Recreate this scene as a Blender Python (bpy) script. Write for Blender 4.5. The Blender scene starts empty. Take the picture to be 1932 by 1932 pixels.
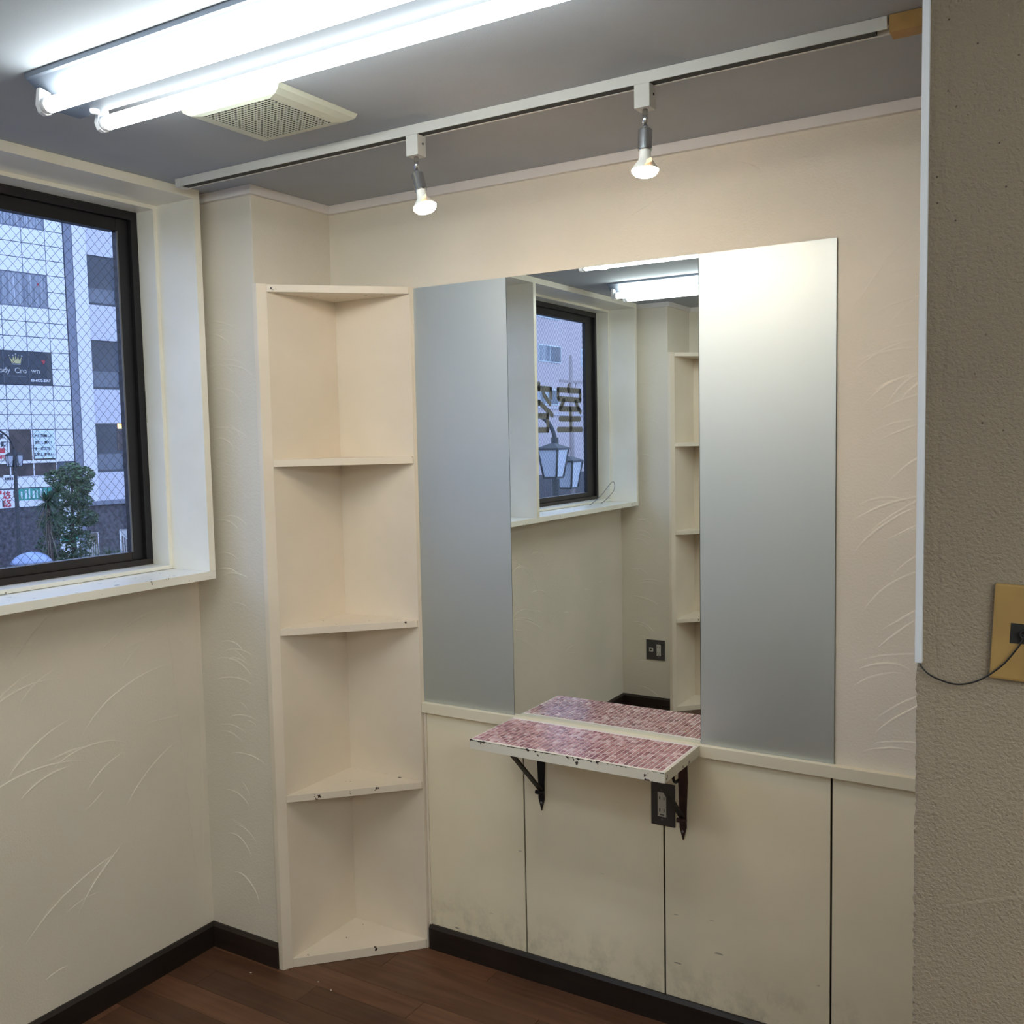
import bpy, bmesh, math, random
from mathutils import Vector, Matrix
random.seed(7)
sc = bpy.context.scene
COL = sc.collection
PI = math.pi

# ---------------------------------------------------------------- camera
CAM = Vector((2.4695, -2.4501, 1.6468)); YAW, PITCH, ROLL, FPX = 0.5479, -0.0774, -0.0202, 1833.44
_fw = Vector((-math.sin(YAW)*math.cos(PITCH), math.cos(YAW)*math.cos(PITCH), math.sin(PITCH)))
_r = Vector((math.cos(YAW), math.sin(YAW), 0)); _u = _r.cross(_fw)
_c, _s = math.cos(ROLL), math.sin(ROLL)
_R, _U = _c*_r + _s*_u, -_s*_r + _c*_u
cam_d = bpy.data.cameras.new('camera'); cam = bpy.data.objects.new('camera', cam_d); COL.objects.link(cam)
cam.matrix_world = Matrix(((_R.x, _U.x, -_fw.x, CAM.x), (_R.y, _U.y, -_fw.y, CAM.y), (_R.z, _U.z, -_fw.z, CAM.z), (0, 0, 0, 1)))
cam_d.sensor_width = 36; cam_d.lens = FPX*36/1932; cam_d.clip_start = .05; cam_d.clip_end = 400
sc.camera = cam

# ---------------------------------------------------------------- world, exposure
w = bpy.data.worlds.new('overcast_sky'); sc.world = w; w.use_nodes = True
bg = w.node_tree.nodes['Background']; bg.inputs[0].default_value = (.50, .64, 1.0, 1); bg.inputs[1].default_value = .45
TUBE = 4.3; BULB = 44.0
TUBE_COL = (.93, 1.0, .97); BULB_COL = (1.0, .72, .46)
vs = sc.view_settings; vs.view_transform = 'Standard'; vs.look = 'None'; vs.gamma = 1; vs.exposure = 2.45; vs.use_curve_mapping = False
sc.cycles.use_denoising = True
sc.cycles.use_light_tree = False
sc.cycles.max_bounces = 7; sc.cycles.diffuse_bounces = 5; sc.cycles.transparent_max_bounces = 16
sc.cycles.sample_clamp_indirect = 6

# ---------------------------------------------------------------- material helpers
MATS = {}
def _new(name):
    m = bpy.data.materials.new(name); m.use_nodes = True; MATS[name] = m
    return m, m.node_tree, m.node_tree.nodes['Principled BSDF']
def N(t, typ, **kw):
    n = t.nodes.new(typ)
    for k, v in kw.items():
        if k.startswith('_'): setattr(n, k[1:], v)
        else: n.inputs[k].default_value = v
    return n
def coords(t): return N(t, 'ShaderNodeTexCoord').outputs['Object']
def ramp(t, fac, stops):
    r = N(t, 'ShaderNodeValToRGB'); e = r.color_ramp.elements
    while len(e) < len(stops): e.new(.5)
    for el, (p, c) in zip(e, stops):
        el.position = p; el.color = c if len(c) == 4 else (*c, 1)
    t.links.new(fac, r.inputs[0]); return r.outputs[0]
def mixc(t, fac, a, b, mode='MIX'):
    n = N(t, 'ShaderNodeMix', _data_type='RGBA', _blend_type=mode)
    for s, v in ((0, fac), (6, a), (7, b)):
        if isinstance(v, (float, int)): n.inputs[s].default_value = v
        elif isinstance(v, tuple): n.inputs[s].default_value = (*v, 1) if len(v) == 3 else v
        else: t.links.new(v, n.inputs[s])
    return n.outputs[2]
def math_(t, op, a, b=None):
    n = N(t, 'ShaderNodeMath', _operation=op)
    for i, v in enumerate((a, b)):
        if v is None: continue
        if isinstance(v, (float, int)): n.inputs[i].default_value = v
        else: t.links.new(v, n.inputs[i])
    return n.outputs[0]
W = lambda x: (x, x, x, 1)
def plain(name, col, rough=.5, metal=0., var=.06, scale=6., bump=0., bscale=120., spec=.5, emit=None):
    m, t, b = _new(name)
    b.inputs['Roughness'].default_value = rough; b.inputs['Metallic'].default_value = metal
    b.inputs['Specular IOR Level'].default_value = spec
    co = coords(t)
    if var:
        n = N(t, 'ShaderNodeTexNoise', Scale=scale, Detail=2.); t.links.new(co, n.inputs['Vector'])
        k = ramp(t, n.outputs[0], [(.3, W(1-var)), (.7, W(1+var))])
        t.links.new(mixc(t, 1., tuple(col), k, 'MULTIPLY'), b.inputs['Base Color'])
    else: b.inputs['Base Color'].default_value = (*col, 1)
    if bump:
        n = N(t, 'ShaderNodeTexNoise', Scale=bscale, Detail=3.); t.links.new(co, n.inputs['Vector'])
        bp = N(t, 'ShaderNodeBump', Strength=bump, Distance=.002); t.links.new(n.outputs[0], bp.inputs['Height'])
        t.links.new(bp.outputs[0], b.inputs['Normal'])
    if emit:
        m.cycles.emission_sampling = 'NONE'
        b.inputs['Emission Color'].default_value = (*emit[0], 1); b.inputs['Emission Strength'].default_value = emit[1]
    return m
def plaster(name, col, grain=.35, specks=False, gscale=160.):
    """hand trowelled plaster: fine grain, long curved trowel ridges, faint mottling"""
    m, t, b = _new(name); L = t.links
    b.inputs['Roughness'].default_value = .9; b.inputs['Specular IOR Level'].default_value = .15
    co = coords(t)
    n1 = N(t, 'ShaderNodeTexNoise', Scale=1.7, Detail=2., Roughness=.6); L.new(co, n1.inputs['Vector'])
    c = mixc(t, 1., tuple(col), ramp(t, n1.outputs[0], [(.3, (.93, .93, .92, 1)), (.7, (1.04, 1.03, 1.03, 1))]), 'MULTIPLY')
    if specks:
        vo = N(t, 'ShaderNodeTexVoronoi', Scale=88., Randomness=1.); L.new(co, vo.inputs['Vector'])
        dot = ramp(t, vo.outputs['Distance'], [(.07, W(1)), (.15, W(0))])
        nm = N(t, 'ShaderNodeTexNoise', Scale=5.0, Detail=2.); L.new(co, nm.inputs['Vector'])
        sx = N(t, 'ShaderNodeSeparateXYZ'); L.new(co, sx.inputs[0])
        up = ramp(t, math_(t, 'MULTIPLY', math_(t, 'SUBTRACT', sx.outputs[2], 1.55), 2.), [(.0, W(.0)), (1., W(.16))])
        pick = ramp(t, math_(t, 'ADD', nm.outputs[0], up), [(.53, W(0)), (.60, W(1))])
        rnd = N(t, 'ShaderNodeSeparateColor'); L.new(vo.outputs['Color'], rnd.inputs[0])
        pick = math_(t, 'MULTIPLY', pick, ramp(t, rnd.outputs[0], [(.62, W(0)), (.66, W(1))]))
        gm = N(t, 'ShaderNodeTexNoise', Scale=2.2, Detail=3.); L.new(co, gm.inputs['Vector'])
        gz = ramp(t, math_(t, 'ADD', math_(t, 'MULTIPLY', sx.outputs[2], .5), math_(t, 'MULTIPLY', gm.outputs[0], .25)), [(.72, W(0)), (1.2, W(.6))])  # browner and darker towards the top, broken up by noise
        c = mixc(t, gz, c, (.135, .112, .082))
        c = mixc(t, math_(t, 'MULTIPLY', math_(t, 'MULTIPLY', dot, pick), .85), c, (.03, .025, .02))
    L.new(c, b.inputs['Base Color'])
    g = N(t, 'ShaderNodeTexNoise', Scale=gscale, Detail=2., Roughness=.6); L.new(co, g.inputs['Vector'])
    bp = N(t, 'ShaderNodeBump', Strength=.6*grain, Distance=.003); L.new(g.outputs[0], bp.inputs['Height'])
    L.new(bp.outputs[0], b.inputs['Normal'])
    return m
def worn_paint(name, col, chip=(.05, .03, .02), amount=.0, rough=.42, scuff=0., zdirt=None, stain=None):
    """brush painted board: slight mottling, dark chips and short scuffs"""
    m, t, b = _new(name); L = t.links
    b.inputs['Roughness'].default_value = rough; b.inputs['Specular IOR Level'].default_value = .35
    co = coords(t)
    n1 = N(t, 'ShaderNodeTexNoise', Scale=2.6, Detail=3.); L.new(co, n1.inputs['Vector'])
    c = mixc(t, 1., tuple(col), ramp(t, n1.outputs[0], [(.32, (.93, .925, .90, 1)), (.68, (1.05, 1.05, 1.05, 1))]), 'MULTIPLY')
    if stain:
        n5 = N(t, 'ShaderNodeTexNoise', Scale=3.1, Detail=3.); L.new(co, n5.inputs['Vector'])
        c = mixc(t, ramp(t, n5.outputs[0], [(.45, W(0)), (.75, W(.55))]), c, tuple(stain))
    if amount:
        n2 = N(t, 'ShaderNodeTexNoise', Scale=34., Detail=4., Roughness=.55); L.new(co, n2.inputs['Vector'])
        c = mixc(t, ramp(t, n2.outputs[0], [(.70-amount, W(0)), (.715-amount, W(1))]), c, tuple(chip))
    if scuff:
        mp = N(t, 'ShaderNodeMapping'); mp.inputs['Scale'].default_value = (10, 10, 60); mp.inputs['Rotation'].default_value = (.3, .5, .3); L.new(co, mp.inputs[0])
        n3 = N(t, 'ShaderNodeTexNoise', Scale=1.3, Detail=2.); L.new(mp.outputs[0], n3.inputs['Vector'])
        f = ramp(t, n3.outputs[0], [(.735, W(0)), (.76, W(1))])
        if zdirt:
            sx = N(t, 'ShaderNodeSeparateXYZ'); L.new(co, sx.inputs[0])
            low = ramp(t, math_(t, 'DIVIDE', sx.outputs[2], zdirt), [(.2, W(1)), (1., W(.15))])
            f = math_(t, 'MULTIPLY', f, low)
            mp2 = N(t, 'ShaderNodeMapping'); mp2.inputs['Scale'].default_value = (11, 11, 9); L.new(co, mp2.inputs[0])
            n4 = N(t, 'ShaderNodeTexNoise', Scale=1.2, Detail=5., Roughness=.7); L.new(mp2.outputs[0], n4.inputs['Vector'])
            lo2 = ramp(t, sx.outputs[2], [(.07, W(1)), (.22, W(0))])
            gr = math_(t, 'MULTIPLY', ramp(t, n4.outputs[0], [(.46, W(0)), (.75, W(.6))]), lo2)
            c = mixc(t, gr, c, (.16, .15, .12))
        c = mixc(t, math_(t, 'MULTIPLY', f, scuff), c, (.12, .11, .08))
    L.new(c, b.inputs['Base Color'])
    return m
def emission(name, col, s):
    m = bpy.data.materials.new(name); m.use_nodes = True; t = m.node_tree; t.nodes.clear()
    e = N(t, 'ShaderNodeEmission', Strength=s); e.inputs[0].default_value = (*col, 1)
    o = N(t, 'ShaderNodeOutputMaterial'); t.links.new(e.outputs[0], o.inputs[0]); MATS[name] = m; return m
def glassy(name, tint=(.93, .96, 1.), refl=.07, rough=.02):
    m = bpy.data.materials.new(name); m.use_nodes = True; t = m.node_tree; t.nodes.clear()
    tr = N(t, 'ShaderNodeBsdfTransparent'); tr.inputs[0].default_value = (*tint, 1)
    gl = N(t, 'ShaderNodeBsdfGlossy', Roughness=rough)
    fr = N(t, 'ShaderNodeLayerWeight', Blend=.5)
    k = math_(t, 'ADD', math_(t, 'MULTIPLY', math_(t, 'POWER', fr.outputs['Facing'], 5.), .10), refl*.35)
    mx = N(t, 'ShaderNodeMixShader'); t.links.new(k, mx.inputs[0]); t.links.new(tr.outputs[0], mx.inputs[1]); t.links.new(gl.outputs[0], mx.inputs[2])
    o = N(t, 'ShaderNodeOutputMaterial'); t.links.new(mx.outputs[0], o.inputs[0]); MATS[name] = m; return m
def wood(name, c1, c2, rough=.35, axis_scale=(3, 40, 40)):
    m, t, b = _new(name); L = t.links
    b.inputs['Roughness'].default_value = rough
    co = coords(t); oi = N(t, 'ShaderNodeObjectInfo')
    mp = N(t, 'ShaderNodeMapping'); mp.inputs['Scale'].default_value = axis_scale; L.new(co, mp.inputs[0])
    off = N(t, 'ShaderNodeVectorMath', _operation='ADD'); L.new(mp.outputs[0], off.inputs[0]); 
    cmb = N(t, 'ShaderNodeCombineXYZ'); L.new(math_(t, 'MULTIPLY', oi.outputs['Random'], 37.), cmb.inputs[0]); L.new(cmb.outputs[0], off.inputs[1])
    n = N(t, 'ShaderNodeTexNoise', Scale=1., Detail=6., Distortion=.8); L.new(off.outputs[0], n.inputs['Vector'])
    c = mixc(t, ramp(t, n.outputs[0], [(.3, W(0)), (.7, W(1))]), tuple(c1), tuple(c2))
    k = ramp(t, oi.outputs['Random'], [(0, W(.7)), (1, W(1.4))])
    c = mixc(t, 1., c, k, 'MULTIPLY')
    n2 = N(t, 'ShaderNodeTexNoise', Scale=5., Detail=2.); L.new(co, n2.inputs['Vector'])
    L.new(c, b.inputs['Base Color'])
    L.new(ramp(t, n2.outputs[0], [(.3, W(rough-.06)), (.7, W(rough+.2))]), b.inputs['Roughness'])
    bp = N(t, 'ShaderNodeBump', Strength=.15, Distance=.001); L.new(n.outputs[0], bp.inputs['Height']); L.new(bp.outputs[0], b.inputs['Normal'])
    return m

plaster('plaster', (.75, .70, .605), grain=.6)
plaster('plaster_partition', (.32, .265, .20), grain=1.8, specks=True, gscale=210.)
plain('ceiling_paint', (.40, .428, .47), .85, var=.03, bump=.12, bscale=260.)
plain('moulding_paint', (.76, .72, .70), .5, var=.02)
worn_paint('cream_panel', (.88, .80, .615), scuff=.75, zdirt=.55, stain=(.84, .765, .58))
worn_paint('cream_rail', (.79, .73, .58), amount=.0)
worn_paint('shelf_paint', (.80, .715, .60), amount=.0)
worn_paint('shelf_top_paint', (.80, .715, .60), amount=.015)
worn_paint('ledge_paint', (.76, .72, .62), chip=(.035, .022, .018), amount=.07)
worn_paint('window_paint', (.90, .87, .77), amount=.0, stain=(.80, .73, .56), rough=.3)
worn_paint('sill_paint', (.86, .845, .77), amount=.02, chip=(.35, .33, .28), rough=.3)
plain('dark_backing', (.01, .009, .008), .9, var=0)
wood('baseboard_wood', (.012, .007, .005), (.022, .013, .010), .4, (4, 4, 40))
wood('floor_wood', (.085, .036, .019), (.150, .066, .034), .36)
plain('floor_gap', (.012, .007, .005), .8, var=0)
plain('bronze_frame', (.018, .017, .019), .38, .3, var=.15, scale=9)
plain('bronze_frame_low', (.035, .028, .024), .42, .3, var=.15, scale=9)
glassy('window_glass')
plain('wire', (.10, .11, .13), .5, .4, var=0)
plain('lettering', (.34, .30, .245), .8, var=0)
plain('mirror_edge', (.10, .15, .16), .2, .2, var=0)
def mirror_mat(name, col, rough, aniso=False):
    m, t, b = _new(name); L = t.links
    b.inputs['Base Color'].default_value = (*col, 1); b.inputs['Metallic'].default_value = 1.
    b.inputs['Roughness'].default_value = rough
    if rough > .1:
        n = N(t, 'ShaderNodeTexNoise', Scale=3., Detail=2.); L.new(coords(t), n.inputs['Vector'])
        L.new(ramp(t, n.outputs[0], [(.3, W(rough-.03)), (.7, W(rough+.03))]), b.inputs['Roughness'])
    return m
mirror_mat('mirror_silver', (.84, .87, .84), .0)
mirror_mat('frosted_silver', (.585, .63, .625), .53)
plain('grout', (.86, .78, .76), .6, var=.05, scale=30)
for i, c in enumerate(((.47, .23, .245), (.57, .32, .34), (.34, .135, .155), (.72, .50, .52), (.51, .27, .275), (.27, .10, .115))):
    plain('tile_%d' % i, c, .18, var=.12, scale=40)
plain('iron', (.016, .013, .013), .5, .5, var=.2, scale=30, bump=.2)
plain('iron_rust', (.05, .022, .018), .6, .3, var=.3, scale=40)
plain('plate_grey', (.055, .05, .05), .45, var=.06)
plain('socket_white', (.56, .55, .50), .4, var=.02)
plain('slot_black', (.004, .004, .004), .6, var=0)
plain('yellowed_plastic', (.30, .185, .06), .4, var=.12, scale=14)
plain('duct_plastic', (.62, .64, .70), .4, var=.02)
plain('cord_black', (.004, .004, .005), .4, var=0)
plain('track_white', (.66, .645, .60), .45, var=.05, scale=12)
plain('chrome', (.62, .64, .67), .12, 1., var=0)
plain('bulb_white', (.80, .79, .75), .35, var=0)
plain('bulb_film', (.85, .55, .32), .5, var=.1, emit=((1., .6, .3), .25))  # faint glow of its own imitates bulb light coming through
emission('bulb_glow', BULB_COL, BULB)
emission('tube_glow', TUBE_COL, TUBE)
plain('fixture_white', (.20, .23, .285), .45, .5, var=.02)
plain('fixture_socket', (.70, .70, .72), .35, var=0)
plain('vent_plastic', (.62, .63, .52), .45, var=.03)
plain('vent_dark', (.03, .03, .03), .8, var=0)
plain('raw_wood', (.42, .24, .075), .6, var=.15, scale=20)
plain('grey_metal', (.16, .16, .17), .5, .2, var=.05)
plain('grey_wire', (.25, .25, .25), .4, .3, var=0)

# ---------------------------------------------------------------- mesh helpers
def box(bm, x0, x1, y0, y1, z0, z1, bev=0.):
    x0, x1 = min(x0, x1), max(x0, x1); y0, y1 = min(y0, y1), max(y0, y1); z0, z1 = min(z0, z1), max(z0, z1)
    vs_ = [bm.verts.new(p) for p in ((x0,y0,z0),(x1,y0,z0),(x1,y1,z0),(x0,y1,z0),(x0,y0,z1),(x1,y0,z1),(x1,y1,z1),(x0,y1,z1))]
    fs = [bm.faces.new([vs_[i] for i in f]) for f in ((0,3,2,1),(4,5,6,7),(0,1,5,4),(1,2,6,5),(2,3,7,6),(3,0,4,7))]
    if bev:
        es = list({e for f in fs for e in f.edges})
        bmesh.ops.bevel(bm, geom=es, offset=bev, segments=2, affect='EDGES', profile=.7)
    return bm
def prism(bm, poly, a, b, axis='z', bev=0.):
    """poly of 2D points extruded from a to b along axis (other two axes in order)"""
    def P(p, h):
        return {'z': (p[0], p[1], h), 'x': (h, p[0], p[1]), 'y': (p[0], h, p[1])}[axis]
    lo = [bm.verts.new(P(p, a)) for p in poly]; hi = [bm.verts.new(P(p, b)) for p in poly]
    n = len(poly); fs = [bm.faces.new(lo[::-1]), bm.faces.new(hi)]
    for i in range(n): fs.append(bm.faces.new([lo[i], lo[(i+1) % n], hi[(i+1) % n], hi[i]]))
    bmesh.ops.recalc_face_normals(bm, faces=fs)
    if bev:
        bmesh.ops.bevel(bm, geom=list({e for f in fs for e in f.edges}), offset=bev, segments=2, affect='EDGES', profile=.7)
    return bm
def frame_axes(d):
    d = Vector(d).normalized(); a = Vector((0, 0, 1)) if abs(d.z) < .9 else Vector((1, 0, 0))
    u = d.cross(a).normalized(); return u, d.cross(u).normalized(), d
def tube(bm, pts, r, n=10, caps=True):
    pts = [Vector(p) for p in pts]; rings = []; rs = r if isinstance(r, (list, tuple)) else [r]*len(pts)
    u0 = None
    for i, p in enumerate(pts):
        d = (pts[min(i+1, len(pts)-1)] - pts[max(i-1, 0)]).normalized()
        if u0 is None: u0, v0, _ = frame_axes(d)
        else:
            u0 = (u0 - d*u0.dot(d)).normalized(); v0 = d.cross(u0)
        if i == 0: v0 = d.cross(u0)
        rings.append([bm.verts.new(p + rs[i]*(math.cos(2*PI*k/n)*u0 + math.sin(2*PI*k/n)*v0)) for k in range(n)])
    fs = []
    for a, b in zip(rings, rings[1:]):
        for k in range(n): fs.append(bm.faces.new([a[k], a[(k+1) % n], b[(k+1) % n], b[k]]))
    if caps: fs += [bm.faces.new(rings[0][::-1]), bm.faces.new(rings[-1])]
    for f in fs: f.smooth = True
    bmesh.ops.recalc_face_normals(bm, faces=fs)
    return bm
def lathe(bm, prof, origin, axis=(0, 0, -1), n=28, smooth=True, a0=0., a1=2*PI):
    """prof: (distance along axis, radius)"""
    u, v_, d = frame_axes(axis); o = Vector(origin); full = abs(a1-a0-2*PI) < 1e-6; m = n if full else n+1
    rings = [[bm.verts.new(o + d*h + max(r, 1e-5)*(math.cos(a0+(a1-a0)*k/n)*u + math.sin(a0+(a1-a0)*k/n)*v_)) for k in range(m)] for h, r in prof]
    fs = []
    for a, b in zip(rings, rings[1:]):
        for k in range(n): fs.append(bm.faces.new([a[k], a[(k+1) % m], b[(k+1) % m], b[k]]))
    for f in fs: f.smooth = smooth
    bmesh.ops.recalc_face_normals(bm, faces=fs)
    return bm
def obj(name, bm, mat, parent=None, smooth_angle=None):
    me = bpy.data.meshes.new(name)
    if isinstance(bm, bmesh.types.BMesh):
        bm.to_mesh(me); bm.free()
    else: me = bm
    for m in (mat if isinstance(mat, (list, tuple)) else [mat]): me.materials.append(MATS[m])
    o = bpy.data.objects.new(name, me); COL.objects.link(o)
    if parent: o.parent = parent
    return o
def B(*a, **k): return box(bmesh.new(), *a, **k)
def tag(o, label, cat, group=None):
    o['label'] = label; o['category'] = cat
    if group: o['group'] = group
    return o
def thing(name, label, cat, loc=(0, 0, 0), rz=0., group=None):
    o = bpy.data.objects.new(name, None); o.empty_display_size = .05; COL.objects.link(o)
    o.location = loc; o.rotation_euler = (0, 0, rz); return tag(o, label, cat, group)
def struct(name, bm, mat, label=None):
    o = obj(name, bm, mat); o['kind'] = 'structure'
    if label: o['label'] = label
    return o
def rebase(root):
    """children are modelled in world space: keep them there under a moved root"""
    bpy.context.view_layer.update()
    for c in root.children: c.matrix_parent_inverse = root.matrix_world.inverted()
def copy_tree(o, parent=None):
    c = o.copy(); COL.objects.link(c)
    if parent: c.parent = parent; c.matrix_parent_inverse = o.matrix_parent_inverse.copy()
    for ch in o.children: copy_tree(ch, c)
    return c
def text_mesh(body, size, bold=0., extrude=0., align='CENTER'):
    cu = bpy.data.curves.new('lettering', 'FONT'); cu.body = body; cu.size = size; cu.offset = bold; cu.extrude = extrude
    cu.align_x = align; cu.resolution_u = 3
    o = bpy.data.objects.new('lettering', cu); COL.objects.link(o); bpy.context.view_layer.update()
    me = bpy.data.meshes.new_from_object(o.evaluated_get(bpy.context.evaluated_depsgraph_get()))
    bpy.data.objects.remove(o); bpy.data.curves.remove(cu)
    me.materials.clear(); return me

# ---------------------------------------------------------------- dimensions (metres)
H = 2.40                   # ceiling
Q, PD = .300, .340         # pier in the corner: width along the mirror wall, depth
YE = -3.208                # opposite wall
Q2, YB2 = .305, -2.863     # its pier
XF, YF = 2.2645, -1.10     # partition edge
BB = .079                  # baseboard height

# ---------------------------------------------------------------- room shell
fl = struct('floor', B(-.2, 4.7, -3.4, .2, -.12, -.006), 'floor_gap')
PLW, PLL = .0905, .905
plank_me = {}
iy = 0; y = 0.0
while y > -3.21:
    x = -((iy*.37) % 1.)*PLL; y1 = max(y-PLW, -3.208)
    while x < 4.6:
        a, b_ = max(x, 0.), min(x+PLL, 4.6)
        if b_-a > .02:
            key = (round(b_-a, 3), round(y-y1, 4))
            if key not in plank_me:
                bm = B(0, key[0]-.0012, -key[1]+.001, 0, -.008, 0, bev=.0009); o = obj('plank', bm, 'floor_wood', fl); plank_me[key] = o.data
            else:
                o = bpy.data.objects.new('plank', plank_me[key]); COL.objects.link(o); o.parent = fl
            o.location = (a, y, 0)
        x += PLL
    y -= PLW; iy += 1
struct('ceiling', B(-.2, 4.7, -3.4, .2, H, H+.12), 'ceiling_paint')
# window wall with its opening
bm = bmesh.new()
OY0, OY1, OZ0, OZ1 = -.411, -2.79, 1.2545, 2.373
box(bm, -.2, 0, -3.4, .2, -.1, 1.241); box(bm, -.2, 0, -3.4, .2, 2.384, H+.05)
box(bm, -.2, 0, OY0+.011, .2, 1.241, 2.384); box(bm, -.2, 0, -3.4, OY1-.011, 1.241, 2.384)
struct('wall_left', bm, 'plaster')
wb = struct('wall_back', B(-.1, 4.7, 0, .2, -.1, H+.05), 'plaster')
struct('wall_front', B(-.1, 4.7, -3.4, YE, -.1, H+.05), 'plaster')
struct('wall_right', B(4.6, 4.75, -3.4, .2, -.1, H+.05), 'plaster')
struct('wall_pier_back', B(-.02, Q, -PD, .02, -.05, H+.02, bev=.004), 'plaster')
struct('wall_pier_front', B(-.02, Q2, YE-.02, YB2, -.05, H+.02, bev=.004), 'plaster')
# partition with a ragged plaster edge
bm = bmesh.new(); nz = 420; rows = []
for i in range(nz+1):
    z = -.02 + (H+.04)*i/nz; j = random.gauss(0, .0007)
    rows.append([bm.verts.new(p) for p in ((XF+.0006, .02, z), (XF+.0006, YF+.006, z), (XF+j, YF+.0015+random.gauss(0, .0006), z), (XF+.004, YF, z), (4.65, YF, z), (4.65, .02, z))])
for a, b_ in zip(rows, rows[1:]):
    for k in range(6): bm.faces.new([a[k], a[(k+1) % 6], b_[(k+1) % 6], b_[k]])
bmesh.ops.recalc_face_normals(bm, faces=bm.faces)
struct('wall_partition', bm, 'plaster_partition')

# trowel ridges left in the plaster: long tapered arcs standing a millimetre proud
def ridges(wall, mat, to_world, arcs, rs):
    bm = bmesh.new()
    for (u, v, L_, a0, bend, hgt) in arcs:
        n = 14; prev = None; p = [u, v]; an = a0
        for i in range(n+1):
            f = i/n; tp = min(1., f*4, (1-f)*3)+.02; wd = .0036*(.4+.6*tp); h = hgt*tp*rs.uniform(.6, 1.2)
            nx_, nv = -math.sin(an), math.cos(an)
            cur = [bm.verts.new(to_world(p[0]+nx_*wd*k, p[1]+nv*wd*k, hh)) for k, hh in ((-1.5, -.0003), (.25, h), (.6, -.0003))]
            if prev:
                for k in range(2): bm.faces.new([prev[k], prev[k+1], cur[k+1], cur[k]])
            prev = cur; p[0] += math.cos(an)*L_/n; p[1] += math.sin(an)*L_/n; an -= bend/n + rs.gauss(0, .035)
    for f in bm.faces: f.smooth = True
    o = obj('trowel_ridges', bm, mat, wall); o['kind'] = 'stuff'; return o
rg = random.Random(5)
def fan(n, u0, u1, v0, v1, a_lo, a_hi, l_lo, l_hi, b_lo, b_hi, h):
    return [(rg.uniform(u0, u1), rg.uniform(v0, v1), rg.uniform(l_lo, l_hi), rg.uniform(a_lo, a_hi), rg.uniform(b_lo, b_hi), h*rg.uniform(.5, 1.2)) for _ in range(n)]
wl = bpy.data.objects['wall_left']
ridges(wl, 'plaster', lambda u, v, h: (h, u, v), [(-.398, .12, 1.08, PI/2, 0., .0016), (-.372, .1, 1.1, PI/2, 0., .0014)]+fan(54, -2.0, -.62, .12, 1.1, .5, 1.0, .15, .42, .5, 1.2, .0029)+fan(18, -2.8, -.5, .1, 1.15, .0, .5, .05, .16, -.5, .8, .002), rg)
ridges(bpy.data.objects['wall_pier_back'], 'plaster', lambda u, v, h: (u, -PD-h, v), fan(30, .06, .12, .12, 2.2, .1, .5, .1, .2, .7, 1.4, .0020)+fan(10, .1, .2, .2, 2.2, -.6, .2, .04, .08, -.3, .8, .001), rg)
ridges(wb, 'plaster', lambda u, v, h: (u, -h, v), fan(34, 1.93, 2.05, .83, 2.0, .3, 1.0, .12, .3, .4, 1.0, .0022)+fan(8, .5, 2.0, 2.13, 2.33, -.3, .8, .06, .16, -.4, .8, .0008), rg)
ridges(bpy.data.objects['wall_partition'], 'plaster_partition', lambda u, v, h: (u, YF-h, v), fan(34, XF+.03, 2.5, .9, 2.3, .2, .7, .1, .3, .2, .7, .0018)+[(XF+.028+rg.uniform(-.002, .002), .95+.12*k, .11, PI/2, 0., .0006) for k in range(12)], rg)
ridges(bpy.data.objects['wall_pier_front'], 'plaster', lambda u, v, h: (u, YB2+h, v), fan(24, .05, .12, .12, 2.2, .1, .5, .1, .2, .7, 1.4, .0022), rg)

# ceiling moulding: follows pier and mirror wall; second run at the far side of the room
bm = bmesh.new(); t = .016; z0 = 2.3735
box(bm, 0, Q+t, -PD-t, -PD, z0, H, bev=.002); box(bm, Q+.0002, Q+t-.0002, -PD-.001, -t+.001, z0+.0002, H, bev=.002); box(bm, Q, XF, -t, 0, z0, H, bev=.002)
struct('trim_1', bm, 'moulding_paint', 'pale ceiling moulding running round the corner pier and along the mirror wall')
bm = bmesh.new()
box(bm, 0, Q2+t, YB2, YB2+t, z0, H, bev=.002); box(bm, Q2+.0002, Q2+t-.0002, YE+t-.001, YB2+.001, z0+.0002, H, bev=.002); box(bm, Q2, 4.6, YE, YE+t, z0, H, bev=.002)
struct('trim_2', bm, 'moulding_paint', 'pale ceiling moulding around the far pier seen in the mirror')

# baseboards, top edge chamfered
def base_run(name, runs):
    """runs: (x0,y0,x1,y1,nx,ny): wall line and outward normal"""
    bm = bmesh.new()
    for x0, y0, x1, y1, nx, ny in runs:
        prof = [(0, 0), (.013, 0), (.013, BB-.010), (.006, BB), (0, BB)]
        A = [bm.verts.new((x0+nx*p, y0+ny*p, z)) for p, z in prof]; Bv = [bm.verts.new((x1+nx*p, y1+ny*p, z)) for p, z in prof]
        fs = [bm.faces.new(A), bm.faces.new(Bv)] + [bm.faces.new([A[i], A[(i+1) % 5], Bv[(i+1) % 5], Bv[i]]) for i in range(5)]
        bmesh.ops.recalc_face_normals(bm, faces=fs)
    return struct(name, bm, 'baseboard_wood')
base_run('baseboard_left', [(0, -2.863, 0, -PD, 1, 0)])
base_run('baseboard_pier', [(0, -PD, Q-.001, -PD, 0, -1)])
base_run('baseboard_far_pier', [(0, YB2, Q2-.001, YB2, 0, 1)])
base_run('baseboard_back', [(.640, -.0065, XF, -.0065, 0, -1)])
base_run('baseboard_front', [(.63, YE, 4.6, YE, 0, 1)])
base_run('baseboard_partition', [(XF+.004, YF, 4.6, YF, 0, -1)])

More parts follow.
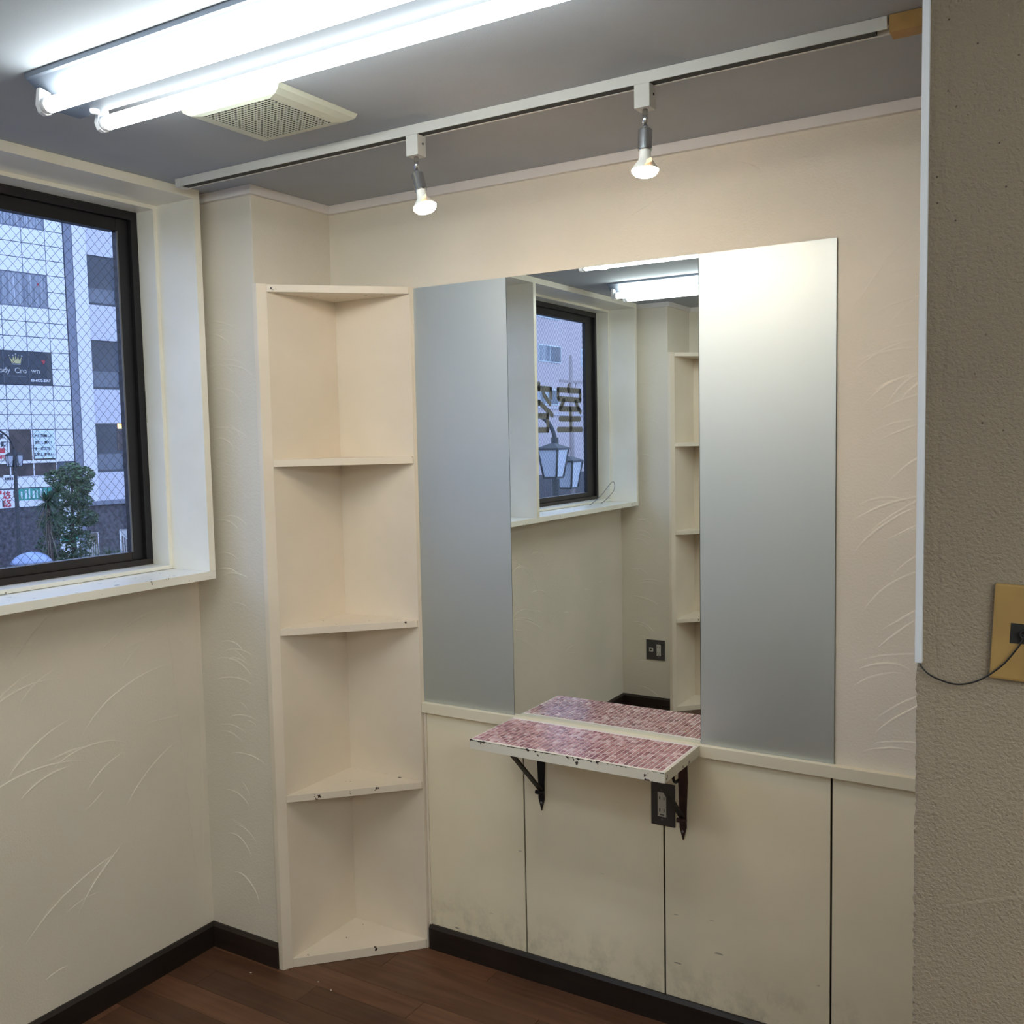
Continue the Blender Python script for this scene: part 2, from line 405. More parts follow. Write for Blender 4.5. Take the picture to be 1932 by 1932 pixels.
# wainscot: dark backing, four painted panels with open joints, rail on top
obj('backing', B(.637, XF, -.0012, 0, .0, .781), 'dark_backing', wb)
for a, b_ in ((.645, .9977), (1.0028, 1.4482), (1.4534, 1.9003), (1.9056, XF)):
    obj('panel', B(a, b_, -.0065, -.0012, .0, .781, bev=.0004), 'cream_panel', wb)
obj('panel_edge', B(.637, .6445, -.011, -.0015, .079, .781), 'shelf_paint', wb)
rail = struct('trim_3', B(.636, XF, -.021, 0, .7797, .811, bev=.0012), 'cream_rail', 'cream painted rail under the mirror panels')

# ---------------------------------------------------------------- corner shelves
LEV = (.0297, .5526, 1.0751, 1.5913, 2.112)
def corner_shelf(label, q, sy, y0, mirror):
    """triangular shelf unit in the niche between pier side (x=q) and wall (y=y0); mirror flips y"""
    sgn = -1 if mirror else 1
    root = thing('corner_shelf', label, 'shelf', (q+.1, y0-sgn*.1, 0), 0, 'triangular corner shelves')
    Y = lambda yy: y0 + sgn*yy
    yf = -(PD+.009)
    def poly(pts): return [(x, Y(yy)) for x, yy in pts]
    obj('side_panel', prism(bmesh.new(), poly([(q+.0005, -.0005), (q+.0005, yf), (q+.0175, yf), (q+.0317, -.3215), (q+.0317, -.0005)]), 0, 2.114, 'z', bev=.0012), 'shelf_paint', root)
    obj('back_panel', prism(bmesh.new(), poly([(q+.0317, -.0005), (q+.0317, -.019), (q+.332, -.019), (q+.336, -.0005)]), 0, 2.112, 'z', bev=.0008), 'shelf_paint', root)
    for i, z in enumerate(LEV):
        th = .0215 if i else .0285
        obj('shelf_board', prism(bmesh.new(), poly([(q+.0319, -.0195), (q+.0319, -.3205), (q+.034, -.3225), (q+.330, -.0245), (q+.330, -.0195)]), z-th, z, 'z', bev=.0012), 'shelf_top_paint', root)
    rebase(root); return root
corner_shelf('tall cream triangular corner shelf standing on the floor beside the frosted mirror panel', Q, 1, 0., False)
corner_shelf('far cream corner shelf seen only as a reflection in the mirror', Q2, 1, YE, True)

# ---------------------------------------------------------------- mirrors
MZ0, MZ1 = .8115, 2.1085
for a, b_, m_, nm, lab, cat in ((.6345, .9712, 'frosted_silver', 'frosted_mirror', 'narrow frosted silver panel between the corner shelf and the clear mirror', 'mirror'),
                    (.9726, 1.5582, 'mirror_silver', 'wall_mirror', 'large clear wall mirror above the pink tiled ledge', 'mirror'),
                    (1.5596, 1.9078, 'frosted_silver', 'frosted_mirror', 'frosted silver panel right of the clear mirror, next to bare plaster', 'mirror')):
    root = thing(nm, lab, cat, ((a+b_)/2, 0, MZ0))
    obj('glass', B(a, b_, -.0046, -.0040, MZ0, MZ1), m_, root)
    obj('backing', B(a, b_, -.0040, -.0004, MZ0, MZ1), 'mirror_edge', root)
    rebase(root)

# ---------------------------------------------------------------- tiled ledge
LX0, LX1, LY0, LZ = .981, 1.5605, -.2605, .8127
ledge = thing('tiled_ledge', 'small wall ledge topped with pink mosaic tiles under the mirror', 'ledge', ((LX0+LX1)/2, -.02, LZ))
bm = bmesh.new(); box(bm, LX0, LX1, LY0, -.0215, .7835, LZ-.0016, bev=.0015)
obj('board', bm, 'ledge_paint', ledge)
obj('grout_bed', B(LX0+.004, LX1-.004, LY0+.004, -.030, LZ-.0016, LZ-.0006), 'grout', ledge)
PT = .01345; TS = .0101
nx = int((LX1-LX0-.012)/PT); ny = int((-.0315-LY0-.008)/PT)
tile_me = []
for i in range(6):
    bm = B(0, TS, 0, TS, 0, .0018, bev=.0005); me = bpy.data.meshes.new('tile'); bm.to_mesh(me); bm.free(); me.materials.append(MATS['tile_%d' % i]); tile_me.append(me)
stuff = bmesh.new(); mats_idx = []
cnt = 0
rt = random.Random(3)
for j in range(ny):
    for i in range(nx):
        x = LX0+.006+(LX1-LX0-.012-nx*PT)/2+i*PT+rt.uniform(-.0004, .0004); y = LY0+.006+j*PT+rt.uniform(-.0004, .0004)
        blot = math.sin(i*.33+1.2)+math.sin(j*.5+i*.11)
        k = rt.choices(range(6), (4, 3+blot, 3, 2+max(0, blot)*2, 3, 1.5))[0]
        if cnt < 300:
            o = bpy.data.objects.new('tile', tile_me[k]); COL.objects.link(o); o.parent = ledge; o.location = (x, y, LZ-.0010); cnt += 1
        else:
            n0 = len(stuff.faces); box(stuff, x, x+TS, y, y+TS, LZ-.001, LZ+.0008)
            stuff.faces.ensure_lookup_table()
            for f in stuff.faces[n0:]: f.material_index = k
st = obj('tile_field', stuff, ['tile_%d' % i for i in range(6)], ledge); st['kind'] = 'stuff'
bm = bmesh.new(); prev = None; re_ = random.Random(2)
for k in range(161):                     # paint worn off along the front top edge
    x = LX0+.002+(LX1-LX0-.004)*k/160; d = max(0., .0012+.0011*math.sin(k*.21)+re_.gauss(0, .0008)-.0012*(k/160)+(.004 if re_.random() < .04 else 0))
    cur = [bm.verts.new((x, LY0-.0003, LZ-.0027)), bm.verts.new((x, LY0-.0003, LZ-.0029-d))]
    if prev: bm.faces.new([prev[0], prev[1], cur[1], cur[0]])
    prev = cur
bmesh.ops.solidify(bm, geom=bm.faces[:], thickness=.0002)
obj('worn_edge', bm, 'iron_rust', ledge)
def bracket(x, rust):
    m2 = 'iron_rust' if rust else 'iron'
    wp = obj('bracket', prism(bmesh.new(), [(x-.012, .783), (x-.013, .70), (x-.0105, .62), (x-.010, .57), (x, .534), (x+.010, .57), (x+.0105, .62), (x+.014, .70), (x+.012, .783)], -.011, -.0067, 'y', bev=.0012), m2, ledge)
    wp['label'] = 'black iron folding bracket under the ledge' + (', rust at its tip' if rust else '')
    obj('arm', B(x-.011, x+.011, -.215, -.011, .7775, .7835, bev=.001), 'iron', wp)
    bm = bmesh.new(); a, b_ = Vector((x, -.195, .776)), Vector((x, -.018, .604)); d = (b_-a).normalized(); nrm = Vector((0, d.z, -d.y))
    vs_ = []
    for p in (a, b_):
        for sx in (-.008, .008):
            for s2 in (-.003, .003): vs_.append(bm.verts.new(p+Vector((sx, 0, 0))+nrm*s2))
    for f in ((0,1,3,2),(4,6,7,5),(0,4,5,1),(2,3,7,6),(0,2,6,4),(1,5,7,3)): bm.faces.new([vs_[i] for i in f])
    bmesh.ops.recalc_face_normals(bm, faces=bm.faces); obj('strut', bm, 'iron', wp)
    bm = bmesh.new(); tube(bm, [(x-.013, -.020, .594), (x+.013, -.020, .594)], .0065, 12); obj('pivot_pin', bm, m2, wp)
    bm = bmesh.new(); pts = [(x, -.05+.028*math.cos(a_), .735+.022*math.sin(a_)) for a_ in [PI*.1+PI*1.5*i/14 for i in range(15)]]
    tube(bm, pts, .0042, 8); obj('scroll', bm, 'iron', wp)
    bm = bmesh.new(); lathe(bm, [(0, .0), (.0012, .003), (.002, .0035), (.002, .004)], (x, -.0135, .56), (0, 1, 0), 12); obj('screw', bm, 'grey_metal', wp)
bracket(1.063, False); bracket(1.508, True)
rebase(ledge)

# ---------------------------------------------------------------- outlets
def outlet(label, x0, x1, z0, z1, yw, ny, insx, jack=None):
    root = thing('wall_outlet', label, 'outlet', ((x0+x1)/2, yw, (z0+z1)/2))
    a, b_ = yw+ny*.0003, yw+ny*.006
    obj('cover_plate', B(x0, x1, min(a, b_), max(a, b_), z0, z1, bev=.0025), 'plate_grey', root)
    cx = (insx[0]+insx[1])/2; zc = (z0+z1)/2
    ins = obj('receptacle', B(insx[0], insx[1], min(b_-ny*.001, b_+ny*.0008), max(b_-ny*.001, b_+ny*.0008), zc-.0345, zc+.0345, bev=.0008), 'socket_white', root)
    for dz in (.018, -.016):
        for dx in (-.0063, .0063):
            obj('slot', B(cx+dx-.0012, cx+dx+.0012, b_+ny*.0006, b_+ny*.0011, zc+dz-.0045, zc+dz+.0045), 'slot_black', ins)
    obj('mark', B(cx-.006, cx+.006, b_+ny*.0006, b_+ny*.00095, zc-.0305, zc-.0275), 'plate_grey', ins)
    for dz in (-.0418, .0418):
        bm = bmesh.new(); lathe(bm, [(0, .0032), (.0012, .003), (.0013, 0)], (cx, b_, zc+dz), (0, ny, 0), 12); obj('screw', bm, 'grey_metal', root)
    if jack:
        j = obj('jack', B(jack[0], jack[1], min(b_-ny*.001, b_+ny*.0008), max(b_-ny*.001, b_+ny*.0008), zc-.0115, zc+.0115, bev=.0008), 'socket_white', root)
        bm = bmesh.new(); lathe(bm, [(0, .005), (.005, .005), (.005, .003), (.002, .003), (.002, 0)], ((jack[0]+jack[1])/2, b_, zc), (0, ny, 0), 14); obj('connector', bm, 'slot_black', j)
    rebase(root)
outlet('dark grey double socket plate on the wainscot below the tiled ledge', 1.4155, 1.4855, .5655, .6855, -.0065, -1, (1.4355, 1.4605))
outlet('dark square plate with socket and aerial jack on the far pier, seen in the mirror', .157, .275, .305, .425, YB2, 1, (.2235, .2505), (.176, .202))

# yellowed cable plate, cable and duct on the partition
pl = thing('cable_plate', 'yellowed beige cable outlet plate on the rough partition wall', 'outlet', (2.389, YF, 1.39))
bm = bmesh.new(); box(bm, -.035, .035, -.008, -.0004, -.0605, .0605, bev=.003)
o = obj('cover_plate', bm, 'yellowed_plastic', pl)
obj('recess', B(-.0145, .0145, -.0086, -.0078, -.0125, .0125), 'slot_black', pl)
bm = bmesh.new(); lathe(bm, [(0, .0062), (.006, .0062), (.006, .004), (.003, .004), (.003, 0)], (.002, -.0082, 0), (0, -1, 0), 16); obj('connector', bm, 'iron', pl)
pl.rotation_euler = (0, math.radians(2.4), 0)
tag(obj('cable_duct', B(XF-.0012, XF+.0076, YF-.0078, YF+.0005, 1.341, H-.0005, bev=.0012), 'duct_plastic'), 'thin white plastic cable duct running up the partition edge', 'cable duct')
cp = [(2.2678, YF-.0035, 1.352), (2.2695, YF-.0045, 1.340), (2.280, YF-.007, 1.328), (2.2985, YF-.008, 1.3205), (2.318, YF-.008, 1.3185), (2.342, YF-.010, 1.328), (2.366, YF-.012, 1.349), (2.381, YF-.014, 1.370), (2.3895, YF-.014, 1.385), (2.391, YF-.0135, 1.390)]
def smooth(pts, k=6):
    P = [Vector(p) for p in pts]; out = []
    for i in range(len(P)-1):
        p0, p1, p2, p3 = P[max(i-1, 0)], P[i], P[i+1], P[min(i+2, len(P)-1)]
        for j in range(k):
            u = j/k; out.append(.5*((2*p1)+(-p0+p2)*u+(2*p0-5*p1+4*p2-p3)*u*u+(-p0+3*p1-3*p2+p3)*u**3))
    return out+[P[-1]]
bm = bmesh.new(); tube(bm, smooth(cp), .0011, 8)
tag(obj('cable', bm, 'cord_black'), 'thin black cable drooping from the duct to the yellowed plate', 'cable')

# ---------------------------------------------------------------- window box, windows
BX = .1366
wbx = struct('trim_4', B(-.199, BX, -2.8115, -.388, 1.2290, 1.2535, bev=.001), 'sill_paint', 'white painted sill of the projecting window box')
obj('head_board', B(-.199, BX, -2.8115, -.388, OZ1, H-.0003, bev=.0006), 'window_paint', wbx)
for y0, y1 in ((-.411, -.388), (-2.8115, -2.79)):
    obj('jamb_board', B(-.199, BX, y0, y1, 1.2536, OZ1-.0001, bev=.0008), 'window_paint', wbx)
obj('divider_board', B(-.199, BX, -1.640, -1.615, 1.2536, OZ1-.0001, bev=.0008), 'window_paint', wbx)
bm = bmesh.new()
def window(n, ya, yb, st_a, st_b, label):
    """ya > yb: ends nearer to / farther from the mirror wall"""
    cas = struct('window_%d' % n, None or B(-.112, -.03, yb, ya, 1.2548, 1.2665, bev=.0006), 'sill_paint', label)
    obj('casing_head', B(-.112, -.03, yb, ya, 2.3605, 2.3728, bev=.0006), 'window_paint', cas)
    obj('casing_jamb', B(-.112, -.03, ya-.013, ya, 1.2666, 2.3604, bev=.0006), 'window_paint', cas)
    obj('casing_jamb', B(-.112, -.03, yb, yb+.013, 1.2666, 2.3604, bev=.0006), 'window_paint', cas)
    a, b_, z0, z1 = ya-.0131, yb+.0131, 1.2667, 2.3603
    obj('frame_rail', B(-.175, -.106, b_, a, z0, z0+.018, bev=.001), 'bronze_frame_low', cas)
    obj('frame_rail', B(-.175, -.106, b_, a, z1-.026, z1, bev=.001), 'bronze_frame', cas)
    obj('frame_stile', B(-.175, -.106, a-.024, a, z0+.018, z1-.026, bev=.001), 'bronze_frame', cas)
    obj('frame_stile', B(-.175, -.106, b_, b_+.024, z0+.018, z1-.026, bev=.001), 'bronze_frame', cas)
    a2, b2, y0, y1 = a-.0245, b_+.0245, z0+.0185, z1-.0265
    sa = obj('sash_stile', B(-.140, -.120, a2-st_a, a2, y0, y1, bev=.0015), 'bronze_frame', cas)
    obj('sash_stile', B(-.140, -.120, b2, b2+st_b, y0, y1, bev=.0015), 'bronze_frame', cas)
    obj('sash_rail', B(-.150, -.120, b2+st_b, a2-st_a, y0, y0+.026, bev=.0015), 'bronze_frame_low', cas)
    obj('sash_rail', B(-.150, -.120, b2+st_b, a2-st_a, y1-.038, y1, bev=.0015), 'bronze_frame', cas)
    obj('gasket', B(-.1205, -.1175, a2-st_a-.001, a2-st_a+.004, y0+.026, y1-.038), 'grey_metal', cas)
    g0, g1, h0, h1 = b2+st_b, a2-st_a, y0+.026, y1-.038
    obj('pane', B(-.1365, -.1335, g0-.004, g1+.004, h0-.004, h1+.004), 'window_glass', cas)
    # diamond wire embedded in the pane
    bm = bmesh.new(); py, pz = .0292, .0318; r = .00042; sl = pz/py; Hh = h1-h0; Wd = g1-g0
    for sg in (1, -1):
        k = -int(Hh/pz)-2
        while k*pz < Hh+sl*Wd+pz:
            # line z = h0 + k*pz + sg*sl*(y-g0)  (for sg<0 start from top)
            c = k*pz
            def zz(yy): return h0 + c + (sl*(yy-g0) if sg > 0 else -sl*(yy-g0))
            ys = [g0, g1]
            for lim in (h0, h1): ys.append(g0 + (lim-h0-c)/(sl*sg))
            ok = sorted(yy for yy in ys if g0-1e-6 <= yy <= g1+1e-6 and h0-1e-6 <= zz(yy) <= h1+1e-6)
            if len(ok) >= 2 and ok[-1]-ok[0] > 1e-3:
                tube(bm, [(-.135, ok[0], zz(ok[0])), (-.135, ok[-1], zz(ok[-1]))], r*1.35, 4, False)
            k += 1
    o = obj('wire_mesh', bm, 'wire', cas); o['kind'] = 'stuff'; o['label'] = 'diamond wire mesh inside the glass'
    return cas
w1 = window(1, OY0, -1.615, .043, .043, 'dark framed wired-glass window beside the corner pier')
w2 = window(2, -1.640, OY1, .043, .095, 'dark framed wired-glass window with lettering, seen in the mirror')
obj('latch', B(-.1035, -.1005, -.4255, -.4235, 1.715, 1.812), 'socket_white', w1)
# lettering on the outside of window 2: read from the street
def glyph(strokes, yc, wid, z0, hgt, sw):
    bm = bmesh.new()
    for st_ in strokes:
        pts = [Vector((0, yc - (p[0]-.5)*wid, z0 + p[1]*hgt)) for p in st_]
        for a, b_ in zip(pts, pts[1:]):
            d = (b_-a); L_ = d.length; d.normalize(); nr = Vector((0, -d.z, d.y))*sw/2
            m = 5; pl_ = []
            for k in range(m+1):
                an = PI/2+PI*k/m; pl_.append(a + sw/2*(math.cos(an)*d + math.sin(an)*nr.normalized()))
            for k in range(m+1):
                an = -PI/2+PI*k/m; pl_.append(b_ + sw/2*(math.cos(an)*d + math.sin(an)*nr.normalized()))
            fr = [bm.verts.new((-.1372, p.y, p.z)) for p in pl_]; bk = [bm.verts.new((-.1376, p.y, p.z)) for p in pl_]
            fs = [bm.faces.new(fr), bm.faces.new(bk[::-1])] + [bm.faces.new([fr[i], fr[(i+1) % len(fr)], bk[(i+1) % len(fr)], bk[i]]) for i in range(len(fr))]
    bmesh.ops.recalc_face_normals(bm, faces=bm.faces)
    return bm
SHITSU = [[(.46, 1.), (.46, .9)], [(.04, .74), (.04, .91), (.93, .91), (.93, .74)], [(.06, .715), (.93, .70)], [(.27, .68), (.11, .50), (.88, .50)], [(.74, .65), (.93, .44)], [(.52, .50), (.53, .05)], [(.1, .28), (.9, .28)], [(.03, .045), (.97, .045)]]
YOU = [[(.5, 1.), (.5, .91)], [(.06, .74), (.06, .91), (.94, .91), (.94, .74)], [(.36, .80), (.14, .60)], [(.66, .80), (.90, .60)], [(.02, .36), (.5, .62), (.98, .36)], [(.2, .34), (.8, .34), (.8, .04), (.2, .04), (.2, .34)]]
BI = [[(.3, 1.), (.38, .88)], [(.7, 1.), (.6, .88)], [(.1, .86), (.9, .86)], [(.16, .72), (.84, .72)], [(.05, .57), (.95, .57)], [(.5, .86), (.5, .40)], [(.1, .40), (.9, .40)], [(.5, .40), (.42, .2), (.06, .02)], [(.5, .30), (.94, .02)]]
for st_, yc, nm in ((SHITSU, -2.487, 'lettering'), (YOU, -2.135, 'lettering'), (BI, -1.835, 'lettering')):
    obj(nm, glyph(st_, yc, .300 if st_ is not BI else .235, 1.669, .256, .031), 'lettering', w2)
# grey wire loop standing on the sill
lp = smooth([(.015, -2.42, 1.2555), (.02, -2.55, 1.30), (.02, -2.66, 1.355), (.02, -2.715, 1.372), (.02, -2.735, 1.350), (.02, -2.715, 1.315), (.02, -2.62, 1.275), (.02, -2.55, 1.2555)])
bm = bmesh.new(); tube(bm, lp, .0022, 8)
tag(obj('wire_loop', bm, 'grey_wire'), 'loop of grey wire standing on the window sill, seen in the mirror', 'wire')

# ---------------------------------------------------------------- fluorescent fixtures
def fluorescent(x0, yc, label):
    L = 1.25; root = thing('fluorescent_light', label, 'ceiling light', (x0+L/2, yc, H), 0, 'twin tube fluorescent lights')
    hw = .092
    prof = [(-hw, 0), (-hw, -.010), (-hw+.006, -.0125), (-.034, -.050), (-.030, -.058), (.030, -.058), (.034, -.050), (hw-.006, -.0125), (hw, -.010), (hw, 0)]
    bm = bmesh.new(); prism(bm, [(yc+a, H-.0004+b_) for a, b_ in prof], x0, x0+L, 'x', bev=.0008); obj('housing', bm, 'fixture_white', root)
    for sg in (-1, 1):
        yt = yc+sg*.0675; zt = H-.0645
        tb = obj('tube', tube(bmesh.new(), [(x0+.042, yt, zt), (x0+L-.042, yt, zt)], .0150, 12), 'tube_glow', root)
        for xa, dx in ((x0+.030, .0125), (x0+L-.030, -.0125)):
            obj('tube_cap', tube(bmesh.new(), [(xa, yt, zt), (xa+dx, yt, zt)], .0152, 18), 'fixture_socket', tb)
        for xa in (x0+.018, x0+L-.030):
            bm = bmesh.new()
            pts = [(yt-.012, H-.035 if sg > 0 else H-.030), (yt-.0165, zt), (yt-.011, zt-.014), (yt, zt-.018), (yt+.011, zt-.014), (yt+.0165, zt), (yt+.012, H-.030 if sg > 0 else H-.035)]
            prism(bm, pts, xa, xa+.012, 'x', bev=.0015); obj('lamp_holder', bm, 'fixture_socket', root)
    bm = bmesh.new(); lathe(bm, [(0, .010), (.006, .009), (.009, .004), (.009, 0)], (x0+.075, yc+.012, H-.0585), (0, 0, -1), 16); obj('fixing_knob', bm, 'fixture_socket', root)
    rebase(root)
fluorescent(.585, -1.1295, 'twin tube ceiling light in view above the window corner')
fluorescent(.335, -2.1000, 'twin tube ceiling light farther back, seen in the mirror')

for xx, yy, lb_ in ((3.00, -2.00, 'added twin tube fill light behind the viewer, nearest to the partition'), (3.00, -2.35, 'second added twin tube fill light from the partition, behind the viewer'),
                   (3.00, -2.70, 'third added twin tube fill light from the partition, behind the viewer'), (3.00, -3.05, 'added twin tube fill light behind the viewer, hard by the opposite wall')):
    fluorescent(xx, yy, lb_)  # unseen fixtures, added to even out the room light

# ---------------------------------------------------------------- extractor vent
vt = thing('ceiling_vent', 'square cream extractor vent cover with a fine grille on the ceiling', 'vent', (.82, -.77, H))
bm = bmesh.new(); o0 = (.667, .972, -.900, -.648); i0 = (.724, .930, -.886, -.688); zb = 2.377
prof = [(0., 0.), (.10, .010), (.45, .019), (1., H-zb)]
rings = []
for f, dz in prof:
    e = [o0[k]+(i0[k]-o0[k])*f for k in range(4)]
    rings.append([bm.verts.new((x, y, H-.0003-dz)) for x, y in ((e[0], e[2]), (e[1], e[2]), (e[1], e[3]), (e[0], e[3]))])
for a, b_ in zip(rings, rings[1:]):
    for k in range(4): bm.faces.new([a[k], a[(k+1) % 4], b_[(k+1) % 4], b_[k]])
bmesh.ops.recalc_face_normals(bm, faces=bm.faces); obj('cover_frame', bm, 'vent_plastic', vt)
obj('dark_opening', B(i0[0], i0[1], i0[2], i0[3], zb+.0022, zb+.004), 'vent_dark', vt)
bm = bmesh.new(); n_ = 20
for k in range(n_+1):
    x = i0[0]+(i0[1]-i0[0])*k/n_; box(bm, x-.0013, x+.0013, i0[2], i0[3], zb, zb+.0008)
    y = i0[2]+(i0[3]-i0[2])*k/n_; box(bm, i0[0], i0[1], y-.0013, y+.0013, zb+.0001, zb+.0007)
g = obj('grille', bm, 'vent_plastic', vt); g['kind'] = 'stuff'
rebase(vt)

# ---------------------------------------------------------------- lighting track and spots
tr = thing('lighting_track', 'white ceiling lighting track running above the mirrors', 'track', (1.15, -.498, H))
TY0, TY1 = -.515, -.481
bm = bmesh.new(); prism(bm, [(TY0, H-.0004), (TY0, 2.3765), (TY0+.003, 2.3765), (TY0+.003, 2.388), (TY1-.006, 2.388), (TY1-.006, 2.3765), (TY1, 2.3765), (TY1, H-.0004)], .206, 2.112, 'x', bev=.0007)
obj('rail', bm, 'track_white', tr)
obj('slot', B(.206, 2.09, TY0+.0031, TY1-.0061, 2.3774, 2.3879), 'slot_black', tr)
obj('end_cap', B(.184, .2058, TY0-.0006, TY1+.0006, 2.3755, H-.0004, bev=.001), 'track_white', tr)
rebase(tr)
tag(obj('wood_block', B(2.1165, 2.2635, TY0-.001, TY1+.004, 2.368, H-.0004, bev=.001), 'raw_wood'), 'bare ochre wood block at the right end of the track', 'wood block')
tag(obj('ceiling_plate', B(2.158, 2.2636, -.425, -.30, H-.006, H-.0004, bev=.0008), 'grey_metal'), 'small grey metal plate on the ceiling next to the wood block', 'plate')
def spot(x, tilt, label):
    root = thing('track_spotlight', label, 'spotlight', (x, -.498, 2.377), 0, 'spotlights on the track')
    y = -.498
    ad = obj('adapter', B(x-.0175, x+.0175, y-.0172, y+.0172, 2.3280, 2.3764, bev=.0018), 'track_white', root)
    bm = bmesh.new(); lathe(bm, [(0, .0028), (.001, .0028), (.001, 0)], (x+.0175, y+.004, 2.357), (1, 0, 0), 10); obj('lock_hole', bm, 'slot_black', ad)
    obj('stem', tube(bmesh.new(), [(x, y, 2.329), (x, y, 2.2915)], .0058, 14), 'chrome', root)
    ax = Vector((math.sin(tilt), -.03, -math.cos(tilt))).normalized(); pv = Vector((x, y, 2.2915))
    bm = bmesh.new(); lathe(bm, [(-.008, .0), (-.006, .005), (0, .0065), (.005, .0055), (.009, .003)], pv, ax, 14); obj('swivel', bm, 'chrome', root)
    bm = bmesh.new(); lathe(bm, [(.004, .0), (.004, .0135), (.006, .0155), (.046, .0155), (.048, .0145), (.048, .0)], pv, ax, 24, smooth=False); sk = obj('lamp_socket', bm, 'chrome', root)
    bl = obj('bulb', lathe(bmesh.new(), [(.046, .0118), (.060, .0122), (.068, .0145), (.077, .0215), (.084, .0265), (.0885, .0285)], pv, ax, 32), 'bulb_white', root)
    obj('bulb_face', lathe(bmesh.new(), [(.0885, .0285), (.093, .0278), (.099, .0225), (.103, .0125), (.1045, 0)], pv, ax, 16), 'bulb_glow', bl)
    ax2 = (ax + Vector((.22, .05, 0))).normalized()
    obj('peeling_film', lathe(bmesh.new(), [(.071, .0185), (.079, .0250), (.084, .0310)], pv, ax2, 24, a0=-.3, a1=2.6), 'bulb_film', bl)
    rebase(root)
spot(1.0265, .27, 'spotlight on the track above the left frosted panel, bulb tilted')
spot(1.6265, .0, 'spotlight on the track hanging straight down above the right frosted panel')
# crumbs of paint on the floor
for px, py in ((.455, -.345), (.52, -.36), (.235, -.41)):
    tag(obj('paint_flake', B(px, px+.005, py, py+.003, .0002, .0012), 'bulb_white'), 'tiny white paint flake lying on the dark floor', 'flake', 'paint flakes on the floor')

# ================================================================ outside
GZ = -3.6
plain('asphalt', (.10, .10, .11), .7, var=.15, scale=.8)
plain('facade_white', (.80, .81, .84), .45, var=.03, scale=.7)
plain('facade_joint', (.10, .12, .16), .8, var=0)
plain('facade_lilac', (.60, .60, .66), .6, var=.04, scale=.5)
plain('facade_lilac_light', (.74, .74, .78), .6, var=.04, scale=.5)
plain('pipe_grey', (.20, .22, .27), .6, var=.05, scale=.5)
plain('dark_stone', (.075, .072, .085), .55, var=.6, scale=7.)
plain('pane_dark', (.045, .055, .07), .25, var=.2, scale=.6)
plain('pane_mid', (.13, .15, .18), .25, var=.2, scale=.8)
plain('pane_brown', (.06, .045, .042), .4, var=.5, scale=2.)
def curtain(name):
    m, t, b = _new(name); L = t.links; b.inputs['Roughness'].default_value = .35
    mp = N(t, 'ShaderNodeMapping'); mp.inputs['Scale'].default_value = (9, 1, .25); L.new(coords(t), mp.inputs[0])
    n = N(t, 'ShaderNodeTexNoise', Scale=1.6, Detail=2.); L.new(mp.outputs[0], n.inputs['Vector'])
    L.new(ramp(t, n.outputs[0], [(.35, (.15, .18, .22, 1)), (.55, (.30, .33, .37, 1)), (.72, (.55, .58, .62, 1))]), b.inputs['Base Color'])
curtain('pane_curtain')
plain('sign_navy', (.030, .040, .055), .4, var=.1, scale=2)
plain('sign_white', (.78, .80, .82), .5, var=.02)
plain('sign_pale', (.66, .78, .82), .5, var=.02)
plain('sign_red', (.55, .05, .07), .5, var=0)
plain('sign_green', (.05, .32, .25), .5, var=.05)
plain('sign_gold', (.50, .44, .20), .45, var=.05)
plain('sign_ink', (.03, .035, .05), .6, var=0)
plain('sign_text', (.50, .50, .48), .6, var=0)
plain('lamp_iron', (.035, .04, .045), .5, .2, var=.1)
plain('lantern_glass', (.42, .45, .50), .35, var=.05, scale=4)
plain('leaf', (.055, .105, .055), .55, var=.35, scale=3., spec=.3)
plain('leaf_light', (.10, .16, .085), .5, var=.35, scale=3., spec=.3)
plain('leaf_dry', (.17, .145, .105), .7, var=.3, scale=4.)
plain('bark', (.07, .055, .045), .9, var=.3, scale=8.)
plain('facade_pink', (.60, .52, .53), .8, var=.04, scale=.4)
plain('pole_grey', (.42, .36, .36), .8, var=.05, scale=2)
plain('amber_light', (.8, .35, .1), .5, var=0, emit=((1., .45, .12), 1.2))
glassy('vinyl', (.72, .80, .92), rough=.15)
plain('vinyl_film', (.55, .66, .88), .25, var=.15, scale=3.)

struct('ground', B(-60, -.3, -75, 60, GZ-.2, GZ), 'asphalt', 'grey street and pavement outside the windows')

# ---- white panelled building, local x runs along its front, -y faces the street
TH = math.atan2(.99528, .09703)
wbld = thing('office_building', 'white panelled office building across the street, seen through the window', 'building', (-35.509, 21.656, GZ), TH)
def part(name, x0, x1, y0, y1, z0, z1, mat, parent=wbld, bev=0.):
    return obj(name, B(x0, x1, y0, y1, z0-GZ, z1-GZ, bev=bev), mat, parent)
XR = 1.86
part('core', -9., XR, .06, 9., GZ, 14.2, 'facade_joint')
pm = {}
def panel(x0, x1, z0, z1, mat='facade_white', parent=wbld):
    key = (round(x1-x0, 3), round(z1-z0, 3), mat)
    if key not in pm:
        o = obj('panel', B(0, key[0]-.035, -.0, .06, 0, key[1]-.03, bev=.006), mat, parent); pm[key] = o.data
    else:
        o = bpy.data.objects.new('panel', pm[key]); COL.objects.link(o); o.parent = parent
    o.location = (x0+.0175, 0, z0+.015-GZ); return o
cols = [(-.875-.965*k-.965, -.875-.965*k) for k in range(4, -1, -1)] + [(-.875, .09), (.09, 1.075)]
